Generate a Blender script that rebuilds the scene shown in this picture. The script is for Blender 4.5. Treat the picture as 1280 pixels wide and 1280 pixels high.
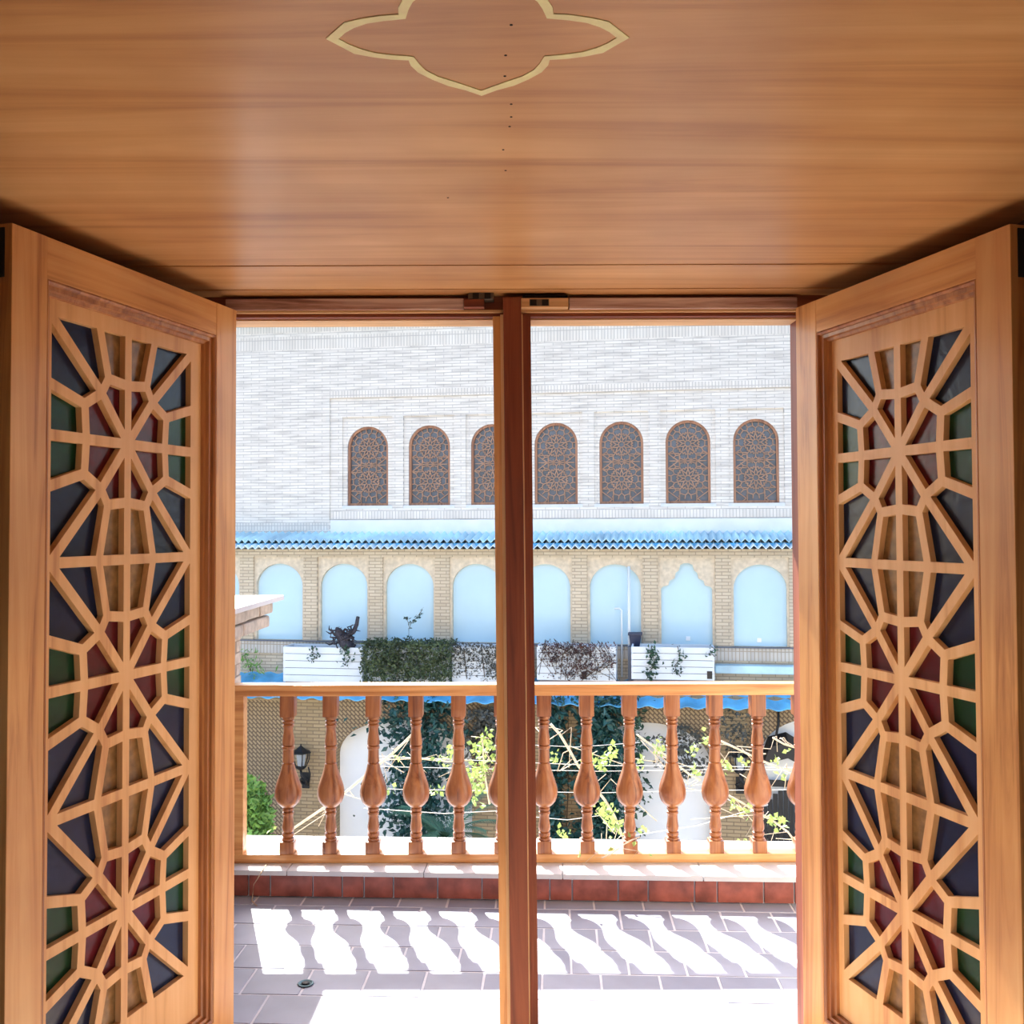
import bpy, bmesh, math, random
from mathutils import Vector, Matrix

for o in list(bpy.data.objects):
    bpy.data.objects.remove(o)
scene = bpy.context.scene
COL = scene.collection
R = math.radians

# ------------------------------------------------------------------ camera
FPX, EYE, PITCH, ROLL, SHIFT = 1230.0, 1.5, R(1.5), R(0.2), -12.0
cd = bpy.data.cameras.new('camera'); cam = bpy.data.objects.new('camera', cd); COL.objects.link(cam)
cd.sensor_width = 36.0; cd.sensor_fit = 'HORIZONTAL'; cd.lens = 36.0 * FPX / 1280.0
cd.shift_y = SHIFT / 1280.0; cd.clip_start = 0.05; cd.clip_end = 300
CAMM = Matrix.Translation((0, 0, EYE)) @ Matrix.Rotation(math.pi / 2 + PITCH, 4, 'X') @ Matrix.Rotation(-ROLL, 4, 'Z')
cam.matrix_world = CAMM
scene.camera = cam

# ------------------------------------------------------------------ light and exposure
SUN_DIR = Vector((-0.34, 1.0, 0.965)).normalized()          # towards the sun
world = bpy.data.worlds.new('world'); scene.world = world; world.use_nodes = True
wn = world.node_tree.nodes; wl = world.node_tree.links
bg = wn['Background']
sky = wn.new('ShaderNodeTexSky'); sky.sky_type = 'NISHITA'; sky.sun_disc = False
sky.sun_elevation = math.asin(SUN_DIR.z); sky.sun_rotation = math.atan2(SUN_DIR.x, SUN_DIR.y)
sky.dust_density = 2.0
wl.new(sky.outputs[0], bg.inputs[0]); bg.inputs[1].default_value = 0.30
sl = bpy.data.lights.new('sun', 'SUN'); sun = bpy.data.objects.new('sun', sl); COL.objects.link(sun)
sl.energy = 9.0; sl.angle = R(0.55); sl.color = (1.0, 0.95, 0.87)
sun.rotation_euler = SUN_DIR.to_track_quat('Z', 'Y').to_euler()
sun.location = (-4, 12, 14)
vs = scene.view_settings
vs.view_transform = 'Standard'; vs.look = 'None'; vs.gamma = 1.0; vs.use_curve_mapping = False
vs.exposure = 1.0

# ------------------------------------------------------------------ measuring helpers: photograph pixel -> point on a real plane
ORI = Vector((0, 0, EYE))
def ray(px, py):
    return (CAMM.to_3x3() @ Vector(((px - 640) / FPX, (640 - py + SHIFT) / FPX, -1.0)))
def at(px, py, Y):
    d = ray(px, py); return ORI + d * (Y / d.y)
def atz(px, py, z):
    d = ray(px, py); return ORI + d * ((z - EYE) / d.z)
FA = math.atan(0.155); F0 = Vector((0, 17.3, 0))
FU = Vector((math.cos(FA), -math.sin(FA), 0)); FN = Vector((-math.sin(FA), -math.cos(FA), 0))
FM = Matrix.Translation(F0) @ Matrix.Rotation(-FA, 4, 'Z')   # local x along the wall, y away from us, z up
def fac(px, py, n=0.0):
    d = ray(px, py); p0 = F0 + FN * n
    t = (p0 - ORI).dot(FN) / d.dot(FN); p = ORI + d * t
    return ((p - F0).dot(FU), p.z)

# ------------------------------------------------------------------ mesh helpers
class MB:
    def __init__(s): s.v = []; s.f = []
    def add(s, vs_, fs):
        b = len(s.v); s.v += [tuple(v) for v in vs_]; s.f += [tuple(b + i for i in f) for f in fs]; return s
    def box(s, x0, x1, y0, y1, z0, z1):
        return s.add([(x0,y0,z0),(x1,y0,z0),(x1,y1,z0),(x0,y1,z0),(x0,y0,z1),(x1,y0,z1),(x1,y1,z1),(x0,y1,z1)],
                     [(0,3,2,1),(4,5,6,7),(0,1,5,4),(1,2,6,5),(2,3,7,6),(3,0,4,7)])
    def prism(s, poly, fn0, fn1):
        n = len(poly)
        return s.add([fn0(*p) for p in poly] + [fn1(*p) for p in poly],
                     [tuple(range(n)), tuple(range(2*n-1, n-1, -1))] + [(i, (i+1) % n, n+(i+1) % n, n+i) for i in range(n)])
    def tube(s, pts, r, n=6):
        pts = [Vector(p) for p in pts]; rs = r if isinstance(r, (list, tuple)) else [r] * len(pts)
        rings = []
        for i, p in enumerate(pts):
            t = (pts[min(i+1, len(pts)-1)] - pts[max(i-1, 0)]).normalized()
            a = t.cross(Vector((0, 0, 1)))
            if a.length < 1e-3: a = t.cross(Vector((1, 0, 0)))
            a.normalize(); b = t.cross(a)
            rings.append([p + (a * math.cos(2*math.pi*k/n) + b * math.sin(2*math.pi*k/n)) * rs[i] for k in range(n)])
        vv = [v for rg in rings for v in rg]; ff = []
        for i in range(len(pts) - 1):
            for k in range(n):
                ff.append((i*n+k, i*n+(k+1) % n, (i+1)*n+(k+1) % n, (i+1)*n+k))
        ff.append(tuple(range(n))); ff.append(tuple(range(len(vv)-1, len(vv)-n-1, -1)))
        return s.add(vv, ff)
    def lathe(s, prof, n=24, c=(0, 0)):
        vv = []; ff = []
        for (r, z) in prof:
            for k in range(n):
                a = 2*math.pi*k/n; vv.append((c[0] + r*math.cos(a), c[1] + r*math.sin(a), z))
        for i in range(len(prof) - 1):
            for k in range(n):
                ff.append((i*n+k, i*n+(k+1) % n, (i+1)*n+(k+1) % n, (i+1)*n+k))
        ff.append(tuple(range(n-1, -1, -1))); ff.append(tuple(range((len(prof)-1)*n, len(prof)*n)))
        return s.add(vv, ff)
    def mesh(s, name, mat, smooth=False, bevel=0.0, fix=True):
        me = bpy.data.meshes.new(name); me.from_pydata(s.v, [], s.f)
        if fix or bevel:
            bm = bmesh.new(); bm.from_mesh(me)
            bmesh.ops.recalc_face_normals(bm, faces=bm.faces[:])
            if bevel: bmesh.ops.bevel(bm, geom=bm.edges[:], offset=bevel, segments=2, affect='EDGES', profile=0.6)
            bm.to_mesh(me); bm.free()
        me.materials.append(mat)
        if smooth:
            for p in me.polygons: p.use_smooth = True
        return me
    def build(s, name, mat, parent=None, mw=None, smooth=False, bevel=0.0, fix=True):
        return link(name, s.mesh(name, mat, smooth, bevel, fix), parent, mw)

def link(name, me, parent=None, mw=None):
    o = bpy.data.objects.new(name, me); COL.objects.link(o)
    if parent is not None: o.parent = parent
    if mw is not None: o.matrix_basis = mw
    return o
def tag(o, label, cat, group=None, kind=None):
    o['label'] = label; o['category'] = cat
    if group: o['group'] = group
    if kind: o['kind'] = kind
    return o
def empty(name, mw=None):
    o = bpy.data.objects.new(name, None); COL.objects.link(o); o.empty_display_size = 0.1
    if mw is not None: o.matrix_basis = mw
    return o
def plate_mesh(name, outer, holes, y0, y1, mat):
    """flat plate in x/z with real holes, from depth y0 to y1"""
    bm = bmesh.new(); ed = []
    for loop in [outer] + holes:
        vs_ = [bm.verts.new((p[0], y0, p[1])) for p in loop]
        for i in range(len(vs_)): ed.append(bm.edges.new((vs_[i], vs_[(i+1) % len(vs_)])))
    bmesh.ops.triangle_fill(bm, use_beauty=True, use_dissolve=False, edges=ed, normal=(0, -1, 0))
    r = bmesh.ops.extrude_face_region(bm, geom=bm.faces[:])
    for g in r['geom']:
        if isinstance(g, bmesh.types.BMVert): g.co.y = y1
    bmesh.ops.recalc_face_normals(bm, faces=bm.faces[:])
    me = bpy.data.meshes.new(name); bm.to_mesh(me); bm.free(); me.materials.append(mat); return me
def rect(x0, x1, z0, z1): return [(x0, z0), (x1, z0), (x1, z1), (x0, z1)]
def arch(xc, w, z0, zt, n=14, rise=None):
    r = w / 2; rise = r if rise is None else rise; zs = zt - rise
    return [(xc - r, z0), (xc + r, z0)] + [(xc + r*math.cos(math.pi*k/n), zs + rise*math.sin(math.pi*k/n)) for k in range(n+1)]

# ------------------------------------------------------------------ materials
def nt(name):
    m = bpy.data.materials.new(name); m.use_nodes = True
    t = m.node_tree; return m, t.nodes, t.links, t.nodes['Principled BSDF']
def plain(name, col, rough=0.6, metal=0.0, trans=0.0, var=0.0, scale=8.0, bump=0.0, ior=1.45, emit=None):
    m, N, L, p = nt(name)
    p.inputs['Base Color'].default_value = (*col, 1); p.inputs['Roughness'].default_value = rough
    p.inputs['Metallic'].default_value = metal; p.inputs['Transmission Weight'].default_value = trans
    p.inputs['IOR'].default_value = ior
    if var or bump:
        tc = N.new('ShaderNodeTexCoord'); nz = N.new('ShaderNodeTexNoise'); nz.inputs['Scale'].default_value = scale
        nz.inputs['Detail'].default_value = 6; L.new(tc.outputs['Object'], nz.inputs['Vector'])
        if var:
            rp = N.new('ShaderNodeValToRGB')
            rp.color_ramp.elements[0].position = 0.3; rp.color_ramp.elements[1].position = 0.7
            rp.color_ramp.elements[0].color = (*[c*(1-var) for c in col], 1)
            rp.color_ramp.elements[1].color = (*[min(1, c*(1+var)) for c in col], 1)
            L.new(nz.outputs['Fac'], rp.inputs[0]); L.new(rp.outputs[0], p.inputs['Base Color'])
        if bump:
            b = N.new('ShaderNodeBump'); b.inputs['Strength'].default_value = bump; b.inputs['Distance'].default_value = 0.01
            L.new(nz.outputs['Fac'], b.inputs['Height']); L.new(b.outputs[0], p.inputs['Normal'])
    return m
def wood(name, dark, mid, light, axis='z', rough=0.45, grain=18.0, coat=0.0, blotch=0.0, knots=False):
    m, N, L, p = nt(name)
    tc = N.new('ShaderNodeTexCoord'); mp = N.new('ShaderNodeMapping')
    s = {'x': (0.05, 1, 1), 'y': (1, 0.05, 1), 'z': (1, 1, 0.05)}[axis]
    mp.inputs['Scale'].default_value = [grain * k for k in s]
    oi = N.new('ShaderNodeObjectInfo'); ad = N.new('ShaderNodeVectorMath'); ad.operation = 'ADD'
    sc = N.new('ShaderNodeVectorMath'); sc.operation = 'SCALE'; sc.inputs['Scale'].default_value = 7.0
    cb = N.new('ShaderNodeCombineXYZ')
    for i in range(3): L.new(oi.outputs['Random'], cb.inputs[i])
    L.new(cb.outputs[0], sc.inputs[0]); L.new(tc.outputs['Object'], mp.inputs['Vector'])
    L.new(mp.outputs[0], ad.inputs[0]); L.new(sc.outputs[0], ad.inputs[1])
    nz = N.new('ShaderNodeTexNoise'); nz.inputs['Scale'].default_value = 1.0; nz.inputs['Detail'].default_value = 9
    nz.inputs['Roughness'].default_value = 0.62; nz.inputs['Distortion'].default_value = 0.8
    L.new(ad.outputs[0], nz.inputs['Vector'])
    rp = N.new('ShaderNodeValToRGB'); e = rp.color_ramp.elements
    e[0].position = 0.33; e[0].color = (*dark, 1); e[1].position = 0.66; e[1].color = (*light, 1)
    k = e.new(0.47); k.color = (*mid, 1)
    L.new(nz.outputs['Fac'], rp.inputs[0]); out = rp.outputs[0]
    if blotch:
        n2 = N.new('ShaderNodeTexNoise'); n2.inputs['Scale'].default_value = 2.2; n2.inputs['Detail'].default_value = 3
        L.new(tc.outputs['Object'], n2.inputs['Vector'])
        r2 = N.new('ShaderNodeValToRGB'); r2.color_ramp.elements[0].position = 0.35; r2.color_ramp.elements[1].position = 0.65
        r2.color_ramp.elements[0].color = (1-blotch, 1-blotch*1.25, 1-blotch*1.4, 1); r2.color_ramp.elements[1].color = (1, 1, 1, 1)
        L.new(n2.outputs['Fac'], r2.inputs[0])
        mx = N.new('ShaderNodeMix'); mx.data_type = 'RGBA'; mx.blend_type = 'MULTIPLY'; mx.inputs['Factor'].default_value = 1.0
        L.new(out, mx.inputs[6]); L.new(r2.outputs[0], mx.inputs[7]); out = mx.outputs[2]
    L.new(out, p.inputs['Base Color'])
    p.inputs['Roughness'].default_value = rough; p.inputs['Coat Weight'].default_value = coat; p.inputs['Coat Roughness'].default_value = 0.22
    b = N.new('ShaderNodeBump'); b.inputs['Strength'].default_value = 0.12; b.inputs['Distance'].default_value = 0.004
    L.new(nz.outputs['Fac'], b.inputs['Height']); L.new(b.outputs[0], p.inputs['Normal'])
    return m
def brickmat(name, c1, c2, mortar, bw=0.2, rh=0.05, ms=0.007, swap=False, rot=0.0, depth=0.006, offset=0.5, streak=False):
    m, N, L, p = nt(name)
    tc = N.new('ShaderNodeTexCoord'); sp = N.new('ShaderNodeSeparateXYZ'); cb = N.new('ShaderNodeCombineXYZ')
    L.new(tc.outputs['Object'], sp.inputs[0])
    L.new(sp.outputs['X'], cb.inputs[1 if swap else 0]); L.new(sp.outputs['Z'], cb.inputs[0 if swap else 1])
    src = cb.outputs[0]
    if rot:
        mp = N.new('ShaderNodeMapping'); mp.inputs['Rotation'].default_value = (0, 0, rot); L.new(src, mp.inputs[0]); src = mp.outputs[0]
    bt = N.new('ShaderNodeTexBrick'); L.new(src, bt.inputs['Vector'])
    bt.inputs['Scale'].default_value = 1.0; bt.inputs['Brick Width'].default_value = bw; bt.inputs['Row Height'].default_value = rh
    bt.inputs['Mortar Size'].default_value = ms; bt.inputs['Mortar Smooth'].default_value = 0.1; bt.inputs['Bias'].default_value = 0.0
    bt.inputs['Color1'].default_value = (*c1, 1); bt.inputs['Color2'].default_value = (*c2, 1); bt.inputs['Mortar'].default_value = (*mortar, 1)
    bt.offset = offset
    nz = N.new('ShaderNodeTexNoise'); nz.inputs['Scale'].default_value = 1.3; nz.inputs['Detail'].default_value = 7
    if streak:
        m3 = N.new('ShaderNodeMapping'); m3.inputs['Scale'].default_value = (1.6, 1.6, 19.0); L.new(tc.outputs['Object'], m3.inputs[0]); L.new(m3.outputs[0], nz.inputs['Vector'])
    else: L.new(tc.outputs['Object'], nz.inputs['Vector'])
    r2 = N.new('ShaderNodeValToRGB'); r2.color_ramp.elements[0].position = 0.3; r2.color_ramp.elements[1].position = 0.7 if not streak else 0.55
    r2.color_ramp.elements[0].color = (0.88, 0.87, 0.86, 1) if not streak else (0.74, 0.73, 0.73, 1); r2.color_ramp.elements[1].color = (1, 1, 1, 1)
    L.new(nz.outputs['Fac'], r2.inputs[0])
    mx = N.new('ShaderNodeMix'); mx.data_type = 'RGBA'; mx.blend_type = 'MULTIPLY'; mx.inputs['Factor'].default_value = 1.0
    L.new(bt.outputs['Color'], mx.inputs[6]); L.new(r2.outputs[0], mx.inputs[7]); L.new(mx.outputs[2], p.inputs['Base Color'])
    b = N.new('ShaderNodeBump'); b.inputs['Strength'].default_value = 0.7; b.inputs['Distance'].default_value = depth; b.invert = True
    L.new(bt.outputs['Fac'], b.inputs['Height']); L.new(b.outputs[0], p.inputs['Normal'])
    p.inputs['Roughness'].default_value = 0.9
    return m

M = {}
M['leaf_v'] = wood('door_wood_upright', (0.48,0.19,0.05), (0.76,0.385,0.125), (0.85,0.49,0.19), 'z', 0.42, 22, 0.15, 0.25)
M['leaf_h'] = wood('door_wood_level', (0.50,0.20,0.055), (0.77,0.395,0.13), (0.86,0.50,0.195), 'x', 0.42, 22, 0.15, 0.25)
M['lattice'] = wood('lattice_wood', (0.62,0.30,0.11), (0.80,0.46,0.19), (0.88,0.55,0.26), 'z', 0.5, 16, 0.05, 0.18)
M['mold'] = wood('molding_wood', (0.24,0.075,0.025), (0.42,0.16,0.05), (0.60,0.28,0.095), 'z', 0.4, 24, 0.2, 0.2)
M['ceil'] = wood('ceiling_wood', (0.53,0.25,0.09), (0.69,0.365,0.14), (0.80,0.475,0.205), 'x', 0.40, 10, 0.2, 0.22)
M['red_frame'] = wood('frame_red_wood', (0.13,0.026,0.010), (0.21,0.045,0.016), (0.28,0.075,0.028), 'z', 0.6, 30, 0.0)
M['red_frame_h'] = wood('frame_red_wood_level', (0.13,0.026,0.010), (0.22,0.05,0.018), (0.30,0.085,0.03), 'x', 0.6, 30, 0.0)
M['old'] = wood('old_stained_wood', (0.16,0.07,0.055), (0.46,0.27,0.225), (0.85,0.68,0.62), 'x', 0.7, 30)
M['pale'] = wood('pale_wood', (0.55,0.30,0.13), (0.70,0.43,0.21), (0.80,0.55,0.30), 'z', 0.5, 26)
M['pale_h'] = wood('pale_wood_level', (0.55,0.30,0.13), (0.72,0.44,0.21), (0.82,0.56,0.30), 'x', 0.5, 26)
M['rail'] = wood('rail_wood', (0.45,0.18,0.05), (0.66,0.32,0.11), (0.78,0.45,0.18), 'x', 0.4, 24, 0.2, 0.12)
M['balu'] = wood('baluster_wood', (0.17,0.050,0.018), (0.37,0.135,0.045), (0.52,0.225,0.08), 'z', 0.38, 30, 0.25, 0.25)
M['gold'] = plain('gold_paint', (1.0, 0.88, 0.46), 0.4, var=0.12, scale=30)
M['black'] = plain('black_iron', (0.012, 0.012, 0.014), 0.5)
M['hole'] = plain('dark_socket', (0.015, 0.010, 0.008), 0.9)
M['iron'] = plain('latch_iron', (0.16, 0.13, 0.10), 0.5, 0.8)
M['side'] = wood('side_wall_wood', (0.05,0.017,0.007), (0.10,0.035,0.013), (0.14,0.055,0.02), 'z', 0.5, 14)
def glassmat(name, c):
    m = plain(name, c, 0.24, trans=0.5, var=0.3, scale=45, bump=0.12); m.node_tree.nodes['Principled BSDF'].inputs['Specular IOR Level'].default_value = 0.16; return m
M['g_blue'] = glassmat('glass_navy', (0.010, 0.026, 0.105))
M['g_red'] = glassmat('glass_ruby', (0.19, 0.010, 0.026))
M['g_green'] = glassmat('glass_green', (0.009, 0.09, 0.038))
M['g_amber'] = glassmat('glass_amber', (0.46, 0.27, 0.11))
M['tile'] = plain('floor_tile', (0.295, 0.325, 0.42), 0.5, var=0.18, scale=3.5, bump=0.05)
M['grout'] = plain('white_grout', (0.74, 0.76, 0.82), 0.9, var=0.08, scale=20)
M['infloor'] = plain('room_floor', (0.78, 0.66, 0.53), 0.6, var=0.06, scale=3)
M['curbtile'] = plain('glazed_red_tile', (0.30, 0.085, 0.06), 0.35, var=0.4, scale=14, bump=0.3)
M['stone'] = plain('white_stone', (0.62, 0.63, 0.66), 0.6, var=0.06, scale=9)
M['pbrick'] = plain('buff_brick', (0.46, 0.41, 0.36), 0.9, var=0.22, scale=25, bump=0.6)
M['mortar'] = plain('dark_mortar', (0.30, 0.25, 0.21), 0.95)
UP1, UP2, UPM = (0.79,0.735,0.67), (0.71,0.655,0.595), (0.52,0.48,0.45)
M['up'] = brickmat('upper_brick', UP1, UP2, UPM, 0.30, 0.052, 0.005, streak=True)
M['up_s'] = brickmat('upper_brick_upright', UP1, UP2, UPM, 0.26, 0.055, 0.006, swap=True, offset=0.0)
AR1, AR2, ARM = (0.66,0.56,0.42), (0.57,0.47,0.34), (0.40,0.33,0.25)
M['ar'] = brickmat('arcade_brick', AR1, AR2, ARM, 0.21, 0.055, 0.007)
M['ar_flat'] = plain('arcade_spandrel', (0.62,0.53,0.41), 0.9, var=0.16, scale=14, bump=0.4)
M['ar_s'] = brickmat('arcade_brick_upright', (0.60,0.56,0.50), (0.52,0.48,0.43), ARM, 0.26, 0.06, 0.007, swap=True, offset=0.0)
LO1, LO2, LOM = (0.42,0.31,0.18), (0.34,0.25,0.14), (0.22,0.16,0.10)
M['lo'] = brickmat('lower_brick', LO1, LO2, LOM, 0.21, 0.058, 0.007)
M['lo_d'] = brickmat('lower_diamond_brick', LO1, (0.37,0.27,0.155), (0.16,0.11,0.07), 0.10, 0.05, 0.011, rot=R(45), depth=0.02)
M['white'] = plain('white_plaster', (0.80, 0.82, 0.84), 0.8, var=0.03, scale=2)
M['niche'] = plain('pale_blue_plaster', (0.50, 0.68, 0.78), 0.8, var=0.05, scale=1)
M['band'] = plain('pale_band', (0.76, 0.76, 0.75), 0.8, var=0.06, scale=3)
M['bluesheet'] = plain('blue_sheet_metal', (0.10, 0.42, 0.68), 0.45, var=0.35, scale=2.5)
M['paleblue'] = plain('pale_blue_sheet', (0.52, 0.74, 0.84), 0.5, var=0.30, scale=1.6)
M['wintrim'] = wood('window_wood', (0.16,0.065,0.04), (0.30,0.14,0.08), (0.42,0.21,0.12), 'z', 0.6, 14)
M['winlat'] = plain('window_lattice_wood', (0.37, 0.215, 0.145), 0.7, var=0.2, scale=6)
M['whitesheet'] = plain('white_blue_sheet', (0.72, 0.83, 0.88), 0.5, var=0.15, scale=1.6)
M['winglass'] = plain('grey_window_glass', (0.10, 0.11, 0.14), 0.2, var=0.25, scale=9)
M['planter'] = plain('white_painted_board', (0.68, 0.72, 0.75), 0.7, var=0.03, scale=6)
M['ledge'] = plain('dark_ledge', (0.16, 0.17, 0.20), 0.8)
M['soil'] = plain('soil', (0.05, 0.035, 0.025), 1.0)
M['drift'] = plain('weathered_root', (0.045, 0.040, 0.05), 0.8, var=0.5, scale=30)
M['l_dark'] = plain('ivy_leaf', (0.030, 0.075, 0.040), 0.5, var=0.5, scale=3)
M['l_hedge'] = plain('hedge_leaf', (0.060, 0.085, 0.035), 0.6, var=0.6, scale=5)
M['l_blue'] = plain('ivy_leaf_bluish', (0.022, 0.075, 0.065), 0.35, var=0.5, scale=3)
M['l_dry'] = plain('dry_vine_leaf', (0.10, 0.050, 0.045), 0.8, var=0.5, scale=5)
M['l_grey'] = plain('grey_vine_leaf', (0.09, 0.09, 0.075), 0.8, var=0.5, scale=5)
M['l_young'] = plain('young_vine_leaf', (0.36, 0.50, 0.15), 0.5, var=0.35, scale=6)
M['l_bush'] = plain('bush_leaf', (0.19, 0.36, 0.075), 0.5, var=0.5, scale=4)
M['palm'] = plain('palm_leaf', (0.075, 0.17, 0.10), 0.4, var=0.3, scale=4)
M['twig'] = plain('pale_twig', (0.62, 0.52, 0.40), 0.8, var=0.2, scale=20)
M['stem'] = plain('brown_stem', (0.10, 0.07, 0.045), 0.8)
M['wire'] = plain('white_wire', (0.75, 0.75, 0.75), 0.5)
M['yard'] = plain('courtyard_paving', (0.62, 0.57, 0.50), 0.8, var=0.12, scale=1.2)
M['bin'] = plain('dark_blue_plastic', (0.02, 0.03, 0.07), 0.5)
M['pipe'] = plain('pale_pipe', (0.70, 0.74, 0.78), 0.5)
M['lampglass'] = plain('lantern_glass', (0.75, 0.80, 0.85), 0.1, trans=0.6)
M['chrome'] = plain('drain_metal', (0.08, 0.14, 0.16), 0.4, 0.7)
M['rope'] = plain('string', (0.50, 0.38, 0.26), 0.9)
M['soffit'] = wood('eave_wood', (0.40,0.20,0.08), (0.58,0.32,0.14), (0.68,0.42,0.20), 'x', 0.6, 14)
M['housewall'] = plain('house_wall', (0.66, 0.58, 0.46), 0.9, var=0.1, scale=4)

# ================================================================== THE ROOM
ZC = 2.178                                    # ceiling height
YD = 2.86                                     # front of the door frame
# floor of the room
f = MB().box(-1.34, 1.34, -2.6, YD + 0.16, -0.12, 0.0).build('floor', M['infloor'])
tag(f, 'pale smooth floor of the room inside the doors', 'floor', kind='structure')
# ceiling: boards with real joints
ceil = empty('ceiling', Matrix.Translation((0, 0, ZC)))
tag(ceil, 'varnished orange brown wooden ceiling with a gold painted outline', 'ceiling', kind='structure')
def joint(py): return atz(640, py, ZC).y
y1, y2, y3 = joint(322), joint(333), joint(362)
g = 0.0015
boards = []
for (a, b, dz) in [(-2.6, y1, 0.0), (y1, y2, 0.004), (y2, y3, 0.002), (y3, YD + 0.03, 0.0)]:
    boards.append(MB().box(-1.34, 1.34, a + g, b - g, dz, 0.03).build('ceiling_board', M['ceil'], ceil, bevel=0.0012))
MB().box(-1.34, 1.34, -2.6, YD + 0.2, 0.031, 0.08).build('ceiling_backing', M['side'], ceil)
# gold outline: four-lobed cartouche
cen = atz(597, 47, ZC)
q = [(.199,0),(.186,.020),(.172,.036),(.150,.047),(.125,.054),(.098,.058),(.094,.078),(.086,.098),(.068,.120),(.045,.139),(.020,.156),(0,.170)]
loop = [(x, -y) for x, y in q] + [(-x, -y) for x, y in reversed(q[:-1])] + [(-x, y) for x, y in q[1:]] + [(x, y) for x, y in reversed(q[1:-1])]
loop = [Vector((x, y)) for x, y in loop]; n = len(loop)
outer, inner = [], []
for i, p in enumerate(loop):
    t = (loop[(i+1) % n] - loop[i-1]).normalized(); nrm = Vector((t.y, -t.x))
    if nrm.dot(p) < 0: nrm = -nrm
    w = 0.0068 if i % 11 not in (2, 9) else 0.0088
    sharp = 1.6 if i in (0, 11, 22, 33) else 1.0
    outer.append(p + nrm * w * sharp); inner.append(p - nrm * w)
mb = MB(); vv = [(cen.x+p.x, cen.y+p.y, zz) for zz in (-0.0012, 0.0005) for p in outer + inner]
ff = []
for i in range(n):
    j = (i+1) % n
    ff += [(i, j, n+j, n+i), (2*n+i, 3*n+i, 3*n+j, 2*n+j), (i, 2*n+i, 2*n+j, j), (n+i, n+j, 3*n+j, 3*n+i)]
orn = mb.add(vv, ff).build('painted_outline', M['gold'], ceil); orn['label'] = 'gold painted outline of a four-lobed medallion'
nail = MB().lathe([(0.0001,-0.0006),(0.0022,-0.0006),(0.0022,0.0003),(0.0001,0.0003)], 8).mesh('nail_hole', M['hole'])
for (px, py) in [(639,31),(632,69),(631,95),(639,130),(639,146),(637,158),(629,187),(560,247),(632,213)]:
    p = atz(px, py, ZC); link('nail_hole', nail, ceil, Matrix.Translation((p.x, p.y, 0)))
# added side walls, dark and close to shade the wedge behind the leaves, front wall of the house
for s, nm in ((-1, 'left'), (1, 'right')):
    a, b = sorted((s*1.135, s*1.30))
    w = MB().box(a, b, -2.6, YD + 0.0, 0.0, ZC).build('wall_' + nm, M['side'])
    tag(w, 'dark wooden side wall added to shade the gap behind the door leaf ' + ('away from' if s > 0 else 'on the side of') + ' the brick parapet', 'wall', kind='structure')
    a, b = sorted((s*0.925, s*6.0))
    w = MB().box(a, b, YD, YD + 0.18, -0.12, ZC + 0.35).build('wall_front_' + nm, M['housewall'])
    tag(w, 'plastered outer house wall beside the door frame, ' + ('on the brick parapet side' if s < 0 else 'away from the brick parapet'), 'wall', kind='structure')
w = MB().box(-0.93, 0.93, YD + 0.11, YD + 0.18, 2.19, ZC + 0.35).build('wall_front_lintel', M['housewall'])
tag(w, 'strip of house wall above the door frame', 'wall', kind='structure')

# ------------------------------------------------------------------ door frame
fr = empty('trim_1', Matrix.Translation((0, YD, 0)))
tag(fr, 'dark red wooden door frame with header, jambs and a centre post', 'door frame', kind='structure')
ZH = 2.118
MB().box(-0.925, 0.925, 0.0, 0.11, ZH, 2.185).build('header', M['red_frame_h'], fr)
zl = at(450, 388.5, YD - .012).z
MB().box(-0.83, 0.83, -0.014, 0.0, zl - 0.006, zl + 0.001).build('header_lip', M['pale_h'], fr)
zo = at(450, 373, YD - .022).z
for a, b in ((-0.83, at(580, 378, YD).x), (at(711, 378, YD).x, 0.83)):
    MB().box(a, b, -0.022, 0.0, zl + 0.001, zo).build('header_strip', M['old'], fr, bevel=0.003)
MB().box(-0.925, -0.845, 0.0, 0.11, 0.0, ZH).build('jamb', M['red_frame'], fr)
MB().box(0.845, 0.925, 0.0, 0.11, 0.0, ZH).build('jamb', M['red_frame'], fr)
MB().box(-0.845, 0.845, 0.03, 0.12, ZH - 0.004, ZH).build('header_bounce_strip', M['pale_h'], fr)  # pale strip under the red header: floor bounce light put into its colour
MB().box(-0.845, 0.845, 0.0, 0.11, 0.0, 0.012).build('threshold', M['red_frame_h'], fr)
# centre post, slightly out of plumb
pt, pb = at(640, 384, YD - .03), at(649.5, 1280, YD - .03)
lean = math.atan2(pt.x - pb.x, pt.z - pb.z)
PM = Matrix.Translation((pb.x, 0, pb.z)) @ Matrix.Rotation(lean, 4, 'Y') @ Matrix.Translation((0, 0, -pb.z))
post = empty('centre_post', PM); post.parent = fr
MB().box(-0.0255, 0.0265, -0.045, 0.02, 0.0, 2.165).build('post_face', M['red_frame'], post, bevel=0.002)
MB().box(-0.054, 0.054, 0.0, 0.10, 0.0, ZH).build('post_core', M['red_frame'], post)
MB().box(-0.0345, -0.0258, -0.030, 0.0, 0.0, ZH).build('post_bead', M['pale'], post)
MB().box(-0.0562, -0.0348, -0.006, 0.06, 0.0, ZH).build('post_bead', M['leaf_v'], post)
MB().box(0.0268, 0.0305, -0.034, 0.0, 0.0, ZH).build('post_bead', M['pale'], post)
MB().box(0.0308, 0.044, -0.014, 0.0, 0.0, ZH).build('post_bead', M['red_frame'], post)
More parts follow.
